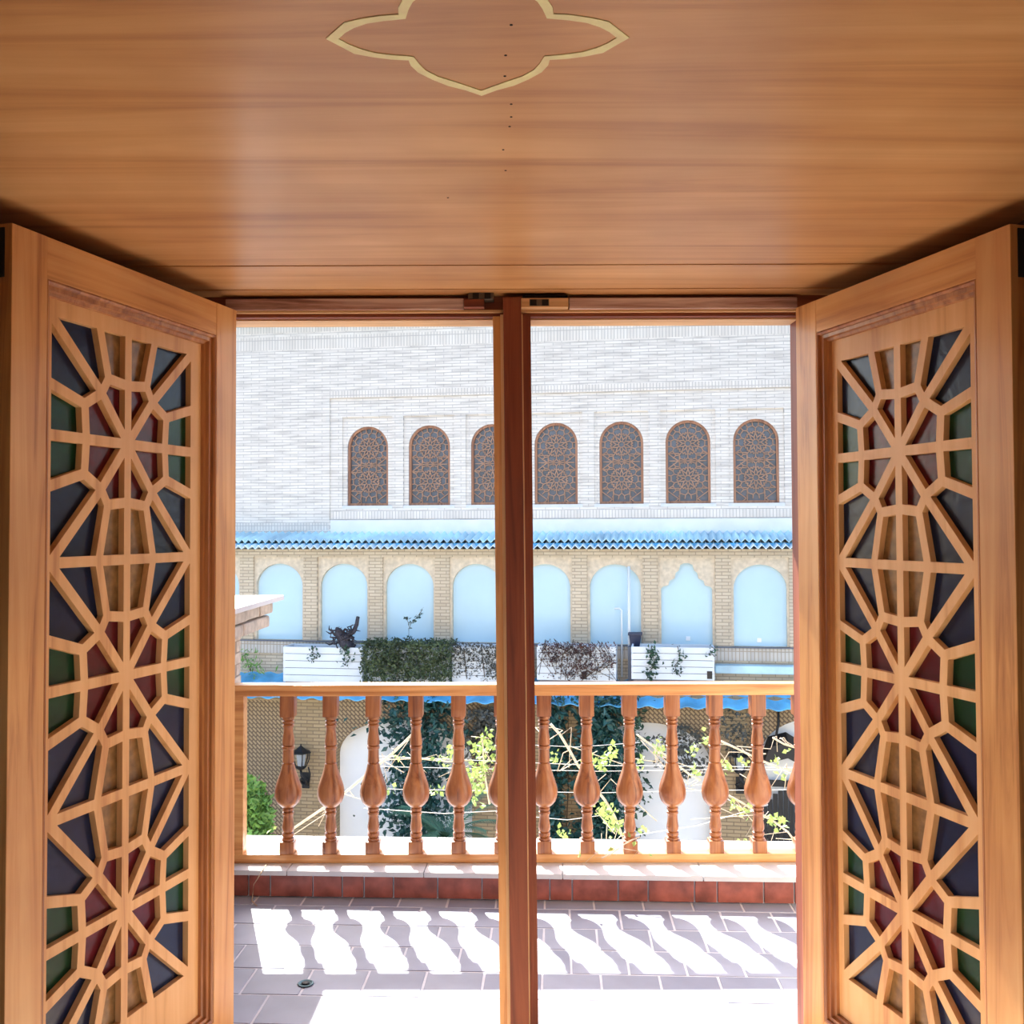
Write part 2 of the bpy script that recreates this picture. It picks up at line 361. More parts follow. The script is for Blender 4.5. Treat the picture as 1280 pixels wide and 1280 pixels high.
# latch keepers in the header
zk = at(600, 372, YD - .04).z
kp = empty('latch_keeper', Matrix.Translation((at(600, 372, YD - .04).x, YD - 0.04, zk))); kp.parent = fr
kp.matrix_basis = Matrix.Translation((at(600, 372, YD - .04).x, -0.04, zk))
MB().box(-0.046, 0.012, -0.006, 0.04, -0.028, -0.006).build('keeper_block', M['red_frame_h'], kp)
MB().box(-0.034, 0.040, -0.004, 0.04, -0.006, 0.016).build('keeper_plate', M['iron'], kp, bevel=0.003)
for x in (-0.012, 0.022): MB().box(x - 0.009, x + 0.009, -0.006, 0.02, -0.004, 0.012).build('bolt_socket', M['hole'], kp)
kp = empty('latch_keeper', Matrix.Translation((at(681, 378, YD - .045).x, -0.045, at(681, 378, YD - .045).z))); kp.parent = fr
MB().box(-0.068, 0.068, 0.0, 0.045, -0.014, 0.013).build('keeper_block', M['pale_h'], kp, bevel=0.002)
MB().box(-0.044, 0.012, -0.0015, 0.004, -0.010, 0.009).build('keeper_plate', M['iron'], kp)
for x in (-0.033, 0.001): MB().box(x - 0.009, x + 0.009, -0.003, 0.004, -0.009, 0.008).build('bolt_socket', M['hole'], kp)
MB().box(-0.064, 0.066, 0.004, 0.045, 0.013, 0.022).build('gap', M['hole'], kp)

# ------------------------------------------------------------------ lattice door leaves
ZT, ZB = 2.127, 0.025
BW = 0.0245                                      # lattice bar width
def offset_poly(poly, offs):
    area = sum(poly[i][0]*poly[(i+1) % len(poly)][1] - poly[(i+1) % len(poly)][0]*poly[i][1] for i in range(len(poly)))
    if area < 0:
        poly = poly[::-1]; offs = [offs[(len(offs) - 2 - i) % len(offs)] for i in range(len(offs))]
    n = len(poly); lines = []
    for i in range(n):
        a, b = Vector(poly[i]), Vector(poly[(i+1) % n]); d = (b - a).normalized(); nn = Vector((-d.y, d.x))
        lines.append((a + nn * offs[i], d))
    out = []
    for i in range(n):
        (p, d), (q_, e) = lines[i-1], lines[i]
        c = d.x*e.y - d.y*e.x
        if abs(c) < 1e-6: out.append(q_); continue
        t = ((q_.x-p.x)*e.y - (q_.y-p.y)*e.x) / c
        out.append(p + d * t)
    return [(v.x, v.y) for v in out]
def star_cells(h, outer_edge, OW):
    C=(0,0); S=(0,.142); A=(.072,.150); D=(.095,.113); B=(.153,.080); Lf=(.147,0)
    Ap=(.102,h); K=(OW,h); Bp=(OW,.112); Sp=(0,h); Lw=(OW,0)
    b = BW/2; t = 0.0 if outer_edge else b
    return [('red', [C,D,A,S], [b,b,b,b]), ('red', [C,Lf,B,D], [b,b,b,b]), ('amber', [S,A,Ap,Sp], [b,b,t,b]),
            ('blue', [A,D,K,Ap], [b,b,t,b]), ('blue', [D,B,Bp,K], [b,b,0,b]), ('green', [Lf,Lw,Bp,B], [b,0,b,b])]
def door_leaf(name, far_px, near_px, vsn, star_dz, OW, dcx, label):
    hp, npx = atz(*far_px, ZT), atz(*near_px, ZT)
    d = (npx - hp); d.z = 0; W = d.length; d.normalize()
    mw = Matrix(((d.x, -d.y, 0, hp.x), (d.y, d.x, 0, hp.y), (0, 0, 1, 0), (0, 0, 0, 1)))
    leaf = empty(name, mw); tag(leaf, label, 'door', kind='structure')
    Y = lambda dep: -vsn * dep                 # depth behind the visible face
    TH, ST = 0.066, 0.100
    RT, RB = 0.090, 0.135
    def bx(nm, x0, x1, d0, d1, z0, z1, mat, par=leaf, bev=0.0016):
        a, b = sorted((Y(d0), Y(d1))); return MB().box(x0, x1, a, b, z0, z1).build(nm, M[mat], par, bevel=bev)
    bx('stile', 0, ST, 0, TH, ZB, ZT, 'leaf_v'); st = bx('stile', W - ST, W, 0, TH, ZB, ZT, 'leaf_v')
    bx('rail', ST, W - ST, 0.0006, TH, ZT - RT, ZT, 'leaf_h'); bx('rail', ST, W - ST, 0.0006, TH, ZB, ZB + RB, 'leaf_h')
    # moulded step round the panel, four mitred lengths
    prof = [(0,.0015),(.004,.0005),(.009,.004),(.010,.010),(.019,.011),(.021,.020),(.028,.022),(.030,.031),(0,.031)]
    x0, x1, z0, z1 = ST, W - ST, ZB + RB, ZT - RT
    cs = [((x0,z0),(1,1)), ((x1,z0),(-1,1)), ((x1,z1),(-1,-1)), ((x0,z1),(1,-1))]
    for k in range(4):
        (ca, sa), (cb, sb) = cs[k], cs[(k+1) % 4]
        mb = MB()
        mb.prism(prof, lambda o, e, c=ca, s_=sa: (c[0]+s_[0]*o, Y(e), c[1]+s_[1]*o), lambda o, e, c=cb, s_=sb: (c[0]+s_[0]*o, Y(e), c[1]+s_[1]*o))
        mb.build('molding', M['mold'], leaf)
    # lattice board with cut openings, coloured panes behind
    cx = W / 2 + dcx; h = 0.281; zs = [1.686 + star_dz, 1.124 + star_dz, 0.562 + star_dz]
    holes, panes = [], []
    for k, zc in enumerate(zs):
        for sy in (1, -1):
            out = (k == 0 and sy == 1) or (k == 2 and sy == -1)
            hh = 0.262 if out else h
            for (colr, poly, offs) in star_cells(hh, out, OW):
                for sx in (1, -1):
                    pl = [(cx + sx*x, zc + sy*z) for x, z in poly]
                    holes.append(offset_poly(pl, offs)); panes.append((colr, offset_poly(pl, [o - 0.0045 for o in offs])))
    d0, d1 = 0.030, 0.046
    me = plate_mesh('lattice', rect(ST - .001, W - ST + .001, ZB + RB, ZT - RT), holes, Y(d0), Y(d1), M['lattice'])
    link('lattice', me, leaf)
    for colr, pl in panes:
        MB().prism(pl, lambda x, z: (x, Y(0.0465), z), lambda x, z: (x, Y(0.0505), z)).build('pane', M['g_' + colr], leaf)
    # rebate and bolt slot on the free edge
    a, b = sorted((Y(0.018), Y(0.046)))
    bo = MB().box(W - .004, W + 0.003, a, b, ZT - 0.110, ZT - 0.008).build('edge_bolt', M['hole'], st)
    for zz in (0.35, 1.75):
        a, b = sorted((Y(TH), Y(TH + 0.012)))
        MB().box(-0.006, 0.030, a, b, zz - 0.05, zz + 0.05).build('hinge', M['iron'], leaf)
    return leaf
door_leaf('door_1', (295.6, 388), (15.4, 278.3), 1, 0.022, 0.260, 0.014, 'open lattice door leaf with coloured panes, hinged on the brick parapet side')
door_leaf('door_2', (994.5, 385), (1262.5, 279.5), -1, 0.0, 0.251, -0.001, 'open lattice door leaf with coloured panes, hinged on the side away from the brick parapet')

# ================================================================== THE BALCONY
CY = R(-2.7)                                    # curb and tiles run two degrees off the door frame
CM = Matrix.Translation((0, 4.005, 0)) @ Matrix.Rotation(CY, 4, 'Z')
random.seed(3)
fb = MB().box(-2.6, 2.6, -1.16, 0.08, -0.20, -0.0022).build('floor_balcony', M['grout'], None, CM)
tag(fb, 'balcony floor of square lavender grey tiles with white joints', 'floor', kind='structure')
tiles = []
for k in range(3):
    m2 = M['tile'].copy(); m2.name = 'floor_tile_tone'
    r = m2.node_tree.nodes['Color Ramp'] if 'Color Ramp' in m2.node_tree.nodes else None
    for nd in m2.node_tree.nodes:
        if nd.type == 'VALTORGB':
            for e in nd.color_ramp.elements:
                c = e.color; fct = (0.9, 1.0, 1.1)[k]; e.color = (c[0]*fct, c[1]*fct, c[2]*fct*(1.0 if k else 1.04), 1)
    tiles.append(MB().box(-.0935, .0935, -.0895, .0895, -0.02, 0.0).mesh('tile', m2, bevel=0.002))
for j in range(7):
    y = 0.0125 - j * 0.187
    for i in range(-9, 10):
        x = i * 0.195 + (0.0975 if j % 2 else 0.0) + 0.03
        if abs(x) > 1.75: continue
        link('tile', random.choice(tiles), fb, Matrix.Translation((x, y, random.uniform(-.0008, .0008))) @ Matrix.Rotation(random.uniform(-.006, .006), 4, 'Z'))
# curb
cb = MB().box(-2.6, 2.6, 0.012, 0.42, -0.2, 0.091).build('curb', M['grout'], None, CM)
tag(cb, 'low balcony curb faced with red glazed tiles under a white stone top', 'curb', kind='structure')
x = -1.62
while x < 1.7:
    wd = random.choice((0.176, 0.180, 0.184, 0.120)) if random.random() < .85 else 0.09
    MB().box(x, x + wd - 0.006, 0.0, 0.013, 0.004, 0.088).build('tile', M['curbtile'], cb, bevel=0.002); x += wd
x = -2.6; k = 0
while x < 2.6:
    wd = 0.56; MB().box(x, min(x + wd - 0.003, 2.6), -0.014, 0.44, 0.0915, 0.112).build('coping_stone', M['stone'], cb, bevel=0.002); x += wd
# balustrade
BY = 4.15
bal = empty('balustrade', Matrix.Translation((0, BY, 0.1122)) @ Matrix.Rotation(R(-0.25), 4, 'Z'))
tag(bal, 'turned wooden balustrade with bulb shaped balusters standing on the white stone curb', 'balustrade')
XL, XR = -1.163, 1.62
MB().box(XL, XR, -0.032, 0.032, 0.0, 0.036).build('bottom_rail', M['rail'], bal, bevel=0.003)
MB().box(XL - 0.01, XR, -0.036, 0.040, 0.690, 0.7368).build('top_rail', M['rail'], bal, bevel=0.003)
MB().box(XL, XL + 0.04, -0.030, 0.030, 0.036, 0.690).build('end_post', M['rail'], bal, bevel=0.002)
MB().box(XR - 0.05, XR, -0.030, 0.030, 0.036, 0.690).build('end_post', M['rail'], bal, bevel=0.002)
cr = 0.00058; cz = 0.654/1155
def groove(p):                                  # deepen the turned grooves between the rings
    out = []
    for i, (yy, r) in enumerate(p):
        lo = 0 < i < len(p) - 1 and r < p[i-1][1] - .5 and r < p[i+1][1] - .5 and abs(p[i-1][0] - p[i+1][0]) < 30
        out.append((yy, r - 5 if lo else r))
    return out
pts = [(1110,38),(1104,43),(1090,43),(1084,39),(1072,43),(1052,42),(1046,38),(1030,42),(1005,43),(975,38),(940,35),(922,36),(914,41),(900,41),(896,36),(886,40),(872,41),(866,40),(858,47),(845,62),(825,80),(800,91),(770,97),(740,96.5),(705,90),(660,76),(620,62),(585,51),(545,43),(538,41),(532,42),(500,40),(470,39),(440,39),(434,44),(416,45),(411,41),(404,44),(375,44),(362,42),(345,40),(320,36),(295,34),(278,36),(270,41),(258,42),(252,38),(244,42),(230,42),(225,38),(216,42),(200,43),(194,40)]
prof = [(r*cr, 0.036 + (1195 - yy)*cz) for yy, r in groove(pts)]
mb = MB(); mb.lathe(prof, 28)
bal_turn = mb.mesh('baluster', M['balu'], smooth=True)
blk = MB(); b2 = 52*cr
blk.box(-b2, b2, -b2, b2, 0.036, 0.036 + 90*cz); blk.box(-b2, b2, -b2, b2, 0.036 + 999*cz, 0.690)
bm_ = bmesh.new(); bm_.from_mesh(bal_turn); tmp = blk.mesh('blk', M['balu'], bevel=0.003); bm_.from_mesh(tmp)
bm_.to_mesh(bal_turn); bm_.free(); bpy.data.meshes.remove(tmp)
for p in bal_turn.polygons: p.use_smooth = True
bal_turn.set_sharp_from_angle(angle=R(32))
X0 = at(360, 985, BY).x; DX = (at(947, 985, BY).x - X0) / 11
for i in range(15):
    link('baluster', bal_turn, bal, Matrix.Translation((X0 + i*DX, 0, 0)) @ Matrix.Rotation(random.choice((0, math.pi/2, math.pi, -math.pi/2)), 4, 'Z'))
# drain, string, crumbs
p = atz(382, 1230, 0.0)
dr = empty('floor_drain', Matrix.Translation((p.x, p.y, 0.001))); tag(dr, 'small round metal floor drain set in the balcony tiles', 'drain')
MB().lathe([(.010,0),(.025,0),(.027,.0015),(.025,.003),(.021,.003),(.019,.001),(.010,.001)], 24).build('drain_ring', M['chrome'], dr, smooth=True)
MB().lathe([(.0001,0),(.012,0),(.014,.003),(.010,.005),(.0001,.005)], 16).build('drain_plug', M['black'], dr, smooth=True)
p1, p2, p3 = at(327, 1090, 4.02), at(318, 1108, 4.04), at(325, 1129, 4.0)
sp = [(p1.x, 4.10, .1155), (p1.x, 4.03, .1155), (p1.x-.002, 4.016, .108), (p2.x, 4.03, .06), (p2.x-.005, 4.035, .02), (p2.x, 4.0, .004), (p3.x, 3.95, .004)]
tag(MB().tube(sp, 0.0022, 5).build('string', M['rope'], smooth=True), 'thin brown string hanging over the curb edge onto the tiles', 'string')
# side parapet of corbelled brick with a white slab
SM = Matrix.Translation((-1.20, 4.37, 0)); sw = MB().box(-0.245, -0.005, -1.31, -0.005, -0.1, 1.175).build('wall_parapet', M['mortar'], None, SM)
tag(sw, 'brick parapet wall at the balcony side with two corbelled courses and a slab', 'wall', kind='structure')
bmesh_ = [MB().box(-.058, 0, -.098, .098, -.0225, .0225).mesh('brick', M['pbrick'], bevel=0.003)]
zc = 0.0; j = 0
ztop = 1.06
ncs = 21; ch = ztop / ncs
for j in range(ncs):
    z = ch*(j + .5)
    for i in range(7):
        y = -0.10 - i*0.204 - (0.102 if j % 2 else 0)
        if y < -1.25: continue
        link('brick', bmesh_[0], sw, Matrix.Translation((random.uniform(-.002, .003), y, z)))
    # end face bricks
    link('brick', bmesh_[0], sw, Matrix.Translation((-0.102 if j % 2 else -0.145, random.uniform(0, .003), z)) @ Matrix.Rotation(math.pi/2, 4, 'Z'))
cbk = MB().box(-.18, .115, -.10, .10, -.026, .026).mesh('corbel_brick', M['pbrick'], bevel=0.012)
for (z, ex) in ((1.090, 0.0), (1.149, 0.004)):
    for i in range(6):
        link('corbel_brick', cbk, sw, Matrix.Translation((ex + random.uniform(-.004, .004), 0.0 - i*0.206 - (0.03 if z > 1.1 else 0.06), z)) @ Matrix.Rotation(random.uniform(-.03, .03), 4, 'Z'))
slab = MB().prism([(-.30,.10),(.165,.10),(.150,-1.31),(-.30,-1.31)], lambda x, y: (x, y, 1.180), lambda x, y: (x, y, 1.200)).build('coping_slab', M['stone'], sw)

# eave of the house above the balcony
ev = MB().box(-6, 6, YD + 0.18, 4.0, 2.42, 2.50).build('roof_eave', M['soffit'])
tag(ev, 'wooden eave over the balcony above the doors', 'eave', kind='structure')
sb = MB().box(-6, 6, YD + 0.0, 4.36, -4.9, -0.205).build('wall_balcony_base', M['housewall'])
tag(sb, 'plastered house wall carrying the balcony above the courtyard', 'wall', kind='structure')

# ================================================================== THE COURTYARD
yard = MB().box(-26, 26, 4.38, 24, -5.1, -4.9).build('ground', M['yard'])
tag(yard, 'pale paving of the courtyard below the balcony', 'ground', kind='structure')

# ---- upper wall with seven lattice windows
uL, uR = -13.0, 13.0
zt = fac(297, 407, .10)[1]; zb_up = fac(640, 668, .10)[1] - .3
fx0, fz1 = fac(412, 498, .10); fz0 = fac(412, 650, .10)[1]
me = plate_mesh('wall_far_upper', rect(uL, uR, zb_up, zt), [rect(fx0, uR - .5, fz0, fz1)], -.10, .3, M['up'])
o = link('wall_far_upper', me, None, FM); tag(o, 'sun-bleached whitish brick wall of the building across the courtyard', 'wall', kind='structure')
wu = [fac(460, 585, .02)[0], fac(945, 577, .02)[0]]; wd = (wu[1] - wu[0]) / 6
wz0 = fac(700, 630.5, .02)[1]; wz1 = fac(695, 528.5, .02)[1]
WW = (fac(803, 600, .02)[0] - fac(748, 600, .02)[0])
us = [wu[0] + wd*i for i in range(-0, 10)]
us_all = [wu[0] + wd*i for i in range(0, 10)]
pz1 = fac(695, 516, .05)[1]; ph = WW/2 + .085
hol = [rect(u - ph, u + ph, wz0 - .02, pz1) for u in us_all if u + ph < uR - .6]
me = plate_mesh('wall_far_field', rect(fx0 - .05, uR - .45, fz0 - .05, fz1 + .05), hol, -.07, .1, M['up'])
o = link('wall_far_field', me, None, FM); tag(o, 'recessed brick field framing the row of lattice windows', 'wall', kind='structure')
hol = [arch(u, WW, wz0, wz1, 18) for u in us_all if u + ph < uR - .6]
me = plate_mesh('wall_far_panels', rect(fx0 - .03, uR - .43, fz0 - .03, fz1 + .03), hol, -.035, .22, M['up'])
o = link('wall_far_panels', me, None, FM); tag(o, 'thin brick panels round the arched window openings', 'wall', kind='structure')
back = MB().box(uL, uR, .31, .5, zb_up - 8, zt).build('wall_far_core', M['up'], None, FM); tag(back, 'solid core of the brick building behind its facing', 'wall', kind='structure')
# upright brick courses
def band(px0, px1, py0, py1, n, nm, lab, mat='up_s', th=.02):
    a = fac(px0, py0, n)[0] if px0 is not None else uL; b = fac(px1, py0, n)[0] if px1 is not None else uR - .5
    mid = 640 if (px0 is None or px1 is None) else (px0 + px1)/2
    z1 = fac(px0 or 300, py0, n)[1]; z0 = fac(px0 or 300, py1, n)[1]
    o = MB().box(a, b, -n, -n + th, z0, z1).build(nm, M[mat], None, FM); tag(o, lab, 'brickwork', kind='structure')
band(None, None, 408, 418, .108, 'trim_2', 'narrow course of upright bricks just under the roof edge')
band(None, None, 423, 439, .104, 'trim_3', 'tall course of upright bricks below the roof edge')
band(412, None, 489, 497.5, .104, 'trim_4', 'course of upright bricks above the window field')
band(413, None, 639.5, 649, .076, 'trim_5', 'course of upright bricks under the window sills')
band(None, 411.5, 654, 663, .104, 'trim_6', 'upright bricks at the foot of the plain wall')
a, z1 = fac(413, 650.5, .13); z0 = fac(413, 672, .13)[1]
o = MB().box(a, uR - .5, -.13, .05, z0 - .1, z1).build('trim_7', M['band'], None, FM); tag(o, 'pale smooth band between the window field and the blue roof', 'band', kind='structure')
# windows
hw = WW/2; zsp = wz1 - hw; HH = wz1 - wz0
def inside(x, z, m):
    if z < m or abs(x) > hw - m: return False
    zz = z - (HH - hw)
    return zz <= 0 or x*x + zz*zz <= (hw - m)**2
def lattice_lines():
    segs = []
    zc1, zc2 = HH - hw - .015, HH - hw - .015 - .60
    S = hw / 0.38
    for zc in (zc1, zc2):
        def P(r, a): return (r*S*math.sin(a), zc + r*S*math.cos(a))
        t = 2*math.pi/10
        for k in range(10):
            a = k*t
            segs.append((P(.052, a+t/2), P(.052, a+3*t/2)))
            segs.append((P(.165, a), P(.088, a+t/2))); segs.append((P(.165, a), P(.088, a-t/2)))
            segs.append((P(.088, a+t/2), P(.052, a+t/2)))
            segs.append((P(.165, a), P(.20, a+t/3.2))); segs.append((P(.165, a), P(.20, a-t/3.2)))
            segs.append((P(.165, a), P(.245, a))); segs.append((P(.20, a+t/3.2), P(.158, a+t/2))); segs.append((P(.20, a-t/3.2), P(.158, a-t/2)))
            segs.append((P(.245, a), P(.290, a+t/4))); segs.append((P(.245, a), P(.290, a-t/4)))
            segs.append((P(.290, a+t/4), P(.290, a+3*t/4)))
            segs.append((P(.290, a+t/4), P(.36, a+t/4))); segs.append((P(.290, a-t/4), P(.36, a-t/4)))
    zm = (zc1 + zc2)/2
    segs += [((-hw, zm), (hw, zm))]
    for x in (-.145, .145): segs += [((x, 0), (x, zc2 - .17)), ((x, zm - .13), (x, zm + .13))]
    for z in (zc1 - .17, zc2 + .17, zc2 - .17): segs += [((-hw, z), (-.15, z)), ((.15, z), (hw, z))]
    for sx in (-1, 1):
        for z in (zm, zc2 - .35):
            segs += [((sx*.16, z), (sx*hw, z + .16)), ((sx*.16, z), (sx*hw, z - .16))]
    return segs
mb = MB()
for (a, b) in lattice_lines():
    a, b = Vector(a), Vector(b); N_ = 24; run = None
    for k in range(N_ + 1):
        p = a.lerp(b, k/N_); ok = inside(p.x, p.y, .035)
        if ok and run is None: run = p
        if (not ok or k == N_) and run is not None:
            e = p if ok else a.lerp(b, (k-1)/N_)
            if (e - run).length > .012:
                d = (e - run).normalized(); nn = Vector((-d.y, d.x)) * .0078
                c = [run + nn, e + nn, e - nn, run - nn]
                mb.prism([(v.x, v.y) for v in c], lambda x, z: (x, .03, z), lambda x, z: (x, .055, z))
            run = None
me_lat = mb.mesh('lattice', M['winlat'])
ao = arch(0, WW - .002, 0.0, HH, 18); ai = arch(0, WW - .085, .045, HH - .0425, 18)
me_frm = plate_mesh('frame', ao, [ai], .0, .07, M['wintrim'])
me_gls = MB().prism(arch(0, WW - .06, .02, HH - .03, 18), lambda x, z: (x, .06, z), lambda x, z: (x, .068, z)).mesh('pane', M['winglass'])
me_sil = MB().box(-ph, ph, -.075, .06, -.052, 0.0).mesh('sill', M['stone'])
ords = ['first', 'second', 'third', 'fourth', 'fifth', 'sixth', 'seventh', 'eighth', 'ninth']
for i, u in enumerate(us_all):
    if u + ph > uR - .6: continue
    if i > 7: continue
    w = empty('window_%d' % (i+1), FM @ Matrix.Translation((u, 0.0, wz0)))
    tag(w, ords[i] + ' arched wooden lattice window counted from the plain brick wall', 'window', 'lattice windows of the upper wall', 'structure')
    link('frame', me_frm, w); link('lattice', me_lat, w); link('pane', me_gls, w); link('sill', me_sil, w)

# ---- corrugated roofs
def corrugated(name, n0, z0, n1, z1, period, amp, mat, lab, u0=uL, u1=uR, zig=True):
    pts = []; k = 0; nst = 8; u = u0
    cnt = int((u1 - u0)/period*nst)
    vv, ff = [], []
    for i in range(cnt + 1):
        u = u0 + i*period/nst; ph_ = (i % nst)/nst
        a = (1 - 4*abs(ph_ - .5)) if zig else math.sin(2*math.pi*ph_)
        for (n_, z_) in ((n0, z0), (n1, z1)):
            vv += [(u, -n_, z_ + a*amp), (u, -n_, z_ + a*amp - .012)]
    for i in range(cnt):
        b = i*4; c = b + 4
        ff += [(b, c, c+2, b+2), (b+1, b+3, c+3, c+1), (b+2, c+2, c+3, b+3), (b, b+1, c+1, c)]
    o = MB().add(vv, ff).build(name, M[mat], None, FM); tag(o, lab, 'roof', kind='structure'); return o
nA, nB = .75, .90
corrugated('roof_sheet_upper', .02, fac(640, 664, .02)[1], nA, fac(640, 675.5, nA)[1], .125, .032, 'paleblue', 'upper zigzag edge of pale blue corrugated roof sheet below the windows')
o = MB().box(uL, uR, -nA + .06, -.1, fac(640, 683, nA)[1], fac(640, 679, nA)[1]).build('roof_flashing', M['bluesheet'], None, FM); tag(o, 'flat blue flashing strip between the two corrugated sheets', 'roof', kind='structure')
corrugated('roof_sheet_lower', .5, fac(640, 678, .5)[1], nB, fac(640, 683.5, nB)[1], .125, .032, 'whitesheet', 'lower zigzag edge of corrugated sheet over the arcade')
corrugated('roof_sheet_top', .0, zt + .10, .30, zt + .02, .125, .02, 'bluesheet', 'blue corrugated roof edge on top of the brick wall')

# ---- arcade of white niches
nP, nS, nI = .60, .555, .47
az1 = fac(640, 690, nP)[1] + .05; az0 = fac(640, 846, nP)[1] - .5
au = [fac(349, 760, nS)[0], fac(950, 760, nS)[0]]; ad_ = (au[1] - au[0])/7
uc = [au[0] + ad_*i for i in range(-5, 12)]
pw = (fac(461, 760, nP)[0] - fac(397, 760, nP)[0])/2; aw = (fac(459.5, 760, nS)[0] - fac(401, 760, nS)[0])
pz1 = fac(600, 696.5, nP)[1]; bz = fac(640, 804, nS)[1]; at_ = fac(600, 705, nS)[1]
uc = [u for u in uc if uL + 1 < u < uR - 1]
me = plate_mesh('wall_far_arcade', rect(uL, uR, az0, az1), [rect(u - pw, u + pw, bz, pz1) for u in uc], -nP, -nS + .01, M['ar'])
arc = link('wall_far_arcade', me, None, FM); tag(arc, 'tan brick piers of the arcade under the blue roof', 'wall', kind='structure')
def cusped(xc, w, z0, zt):
    r = w/2; H = zt - z0
    half = [(r, z0), (r, zt - .42), (r*.92, zt - .385), (r*.72, zt - .365), (r*.66, zt - .29), (r*.47, zt - .25), (r*.42, zt - .16), (r*.30, zt - .12), (r*.24, zt - .03), (r*.10, zt)]
    return [(xc + x, z) for x, z in half] + [(xc - x, z) for x, z in reversed(half)]
hol = []
icusp = min(range(len(uc)), key=lambda i: abs(uc[i] - fac(858, 760, nS)[0]))
for i, u in enumerate(uc): hol.append(cusped(u, aw*.98, bz + .002, at_ + .02) if i == icusp else arch(u + .005, aw, bz + .002, at_, 18, aw/2*.92))
me = plate_mesh('wall_far_spandrels', rect(uL + .1, uR - .1, bz - .02, pz1 + .04), hol, -nS, -nI + .02, M['ar_flat'])
o = link('wall_far_spandrels', me, None, FM); tag(o, 'flat brick spandrels with round arches and one cusped arch', 'wall', kind='structure')
nw = MB().box(uL, uR, -nI, -.2, az0, az1).build('wall_far_niches', M['niche'], None, FM); tag(nw, 'pale blue plastered back of the arcade niches', 'wall', kind='structure')
o = MB().box(uL, uR, -nP - .03, -nP + .02, fac(640, 821, nP)[1], fac(640, 806, nP)[1]).build('trim_8', M['ar_s'], None, FM); tag(o, 'course of upright bricks below the niches', 'brickwork', kind='structure')
o = MB().box(uL, uR, -nP - .06, -nI, bz - .015, bz).build('trim_9', M['ledge'], None, FM); tag(o, 'thin dark ledge at the foot of the niches', 'ledge', kind='structure')
for px, py in ((860, 798), (949, 800)):
    u, z = fac(px, py, nI)
    o = MB().box(u - .035, u + .035, -nI - .02, -nI, z - .035, z + .035).build('socket_box', M['white'], None, FM, bevel=.004)
    tag(o, 'small white socket box low in the ' + ('cusped niche' if px < 900 else 'last round niche beside the cusped one'), 'socket')
for (px, y0, y1, r) in ((786, 708, 848, .035), (777, 763, 846, .022)):
    u, z1 = fac(px, y0, nP + .1); z0 = fac(px, y1, nP + .1)[1]
    pth = [(u, -nP - .1, z0), (u, -nP - .1, z1)]
    if r < .03: pth += [(u - .04, -nP - .1, z1 + .03), (u - .12, -nP - .1, z1 + .03)]
    o = MB().tube(pth, r*.7, 8).build('pipe', M['pipe'], None, FM, smooth=True)
    tag(o, 'tall pale pipe rising in front of the niche' if r > .03 else 'short pale pipe with a bent top before the niche', 'pipe')
# ---- blue lean-to roof, lower wall
nE = 1.75; zE = fac(640, 879, nE)[1]; zW = fac(640, 849, nP)[1]
rf = corrugated('roof_lean_to', nP - .05, zW + .04, nE, zE, .30, .018, 'bluesheet', 'blue corrugated lean-to roof below the planters', zig=False)
o = MB().box(fac(893, 830, nP)[0], fac(1030, 830, nP)[0], -nP - .25, -nP, fac(940, 840, nP)[1], fac(940, 830, nP)[1]).build('roof_flashing', M['paleblue'], None, FM, bevel=.02)
tag(o, 'crumpled pale blue flashing at the top of the lean-to roof', 'roof', kind='structure')
nL = 1.35
lz1 = zE + .10; lz0 = -4.9
A = []
for (xl, xr, yt) in ((420, 590, 900), (735, 888, 903), (950, 1105, 897)):
    a = fac(xl, 960, nL)[0]; b = fac(xr, 960, nL)[0]; A.append(((a + b)/2, b - a, fac((xl+xr)/2, yt, nL)[1]))
stp = A[1][0] - A[0][0]
A.append((A[2][0] + 2.35, A[2][1], A[2][2])); A.append((A[0][0] - 4.4, A[0][1], A[0][2]))
me = plate_mesh('wall_far_lower', rect(uL, uR, lz0, lz1), [arch(a, w, lz0 + .02, t, 20, .62) for a, w, t in A] + [rect(fac(296, 960, nL)[0] - .25, fac(366, 960, nL)[0], lz0 + .3, lz1 - .22)], -nL, -nL + .25, M['lo'])
o = link('wall_far_lower', me, None, FM); tag(o, 'tan brick ground floor wall with wide arches', 'wall', kind='structure')
o = MB().box(uL, uR, -nL + .20, -nL + .30, lz0, lz1).build('wall_far_infill', M['white'], None, FM); tag(o, 'white plaster filling the wide ground floor arches', 'wall', kind='structure')
x0, x1 = fac(296, 960, nL)[0] - .25, fac(366, 960, nL)[0]
o = MB().box(x0, x1, -nL + .12, -nL + .2, lz0 + .3, lz1 - .22).build('wall_far_diamonds', M['lo_d'], None, FM); tag(o, 'recessed panel of diagonal diamond pattern brickwork beside the lantern pier', 'wall', kind='structure')
k = 0
for (a, w, t) in A:
    ou = rect(a - w/2 - .16, a + w/2 + .16, t - .75, lz1 - .12)
    hl = arch(a, w, t - .75 - 1e-4, t, 20, .62)
    # spandrel plate: outline with the arch cut out of its lower edge
    z0 = t - .75; arcp = [(a - w/2*math.cos(math.pi*i/20), t - .62 + .62*math.sin(math.pi*i/20)) for i in range(21)]
    poly = [(a - w/2 - .16, z0), (a - w/2, z0)] + arcp + [(a + w/2, z0), (a + w/2 + .16, z0), (a + w/2 + .16, lz1 - .12), (a - w/2 - .16, lz1 - .12)]
    me = plate_mesh('trim', poly, [], -nL - .02, -nL + .01, M['lo_d'])
    o = link('trim_%d' % (10 + k), me, None, FM); k += 1
    tag(o, 'diamond pattern brick spandrels over a wide white arch', 'brickwork', 'diamond brick spandrels', 'structure')

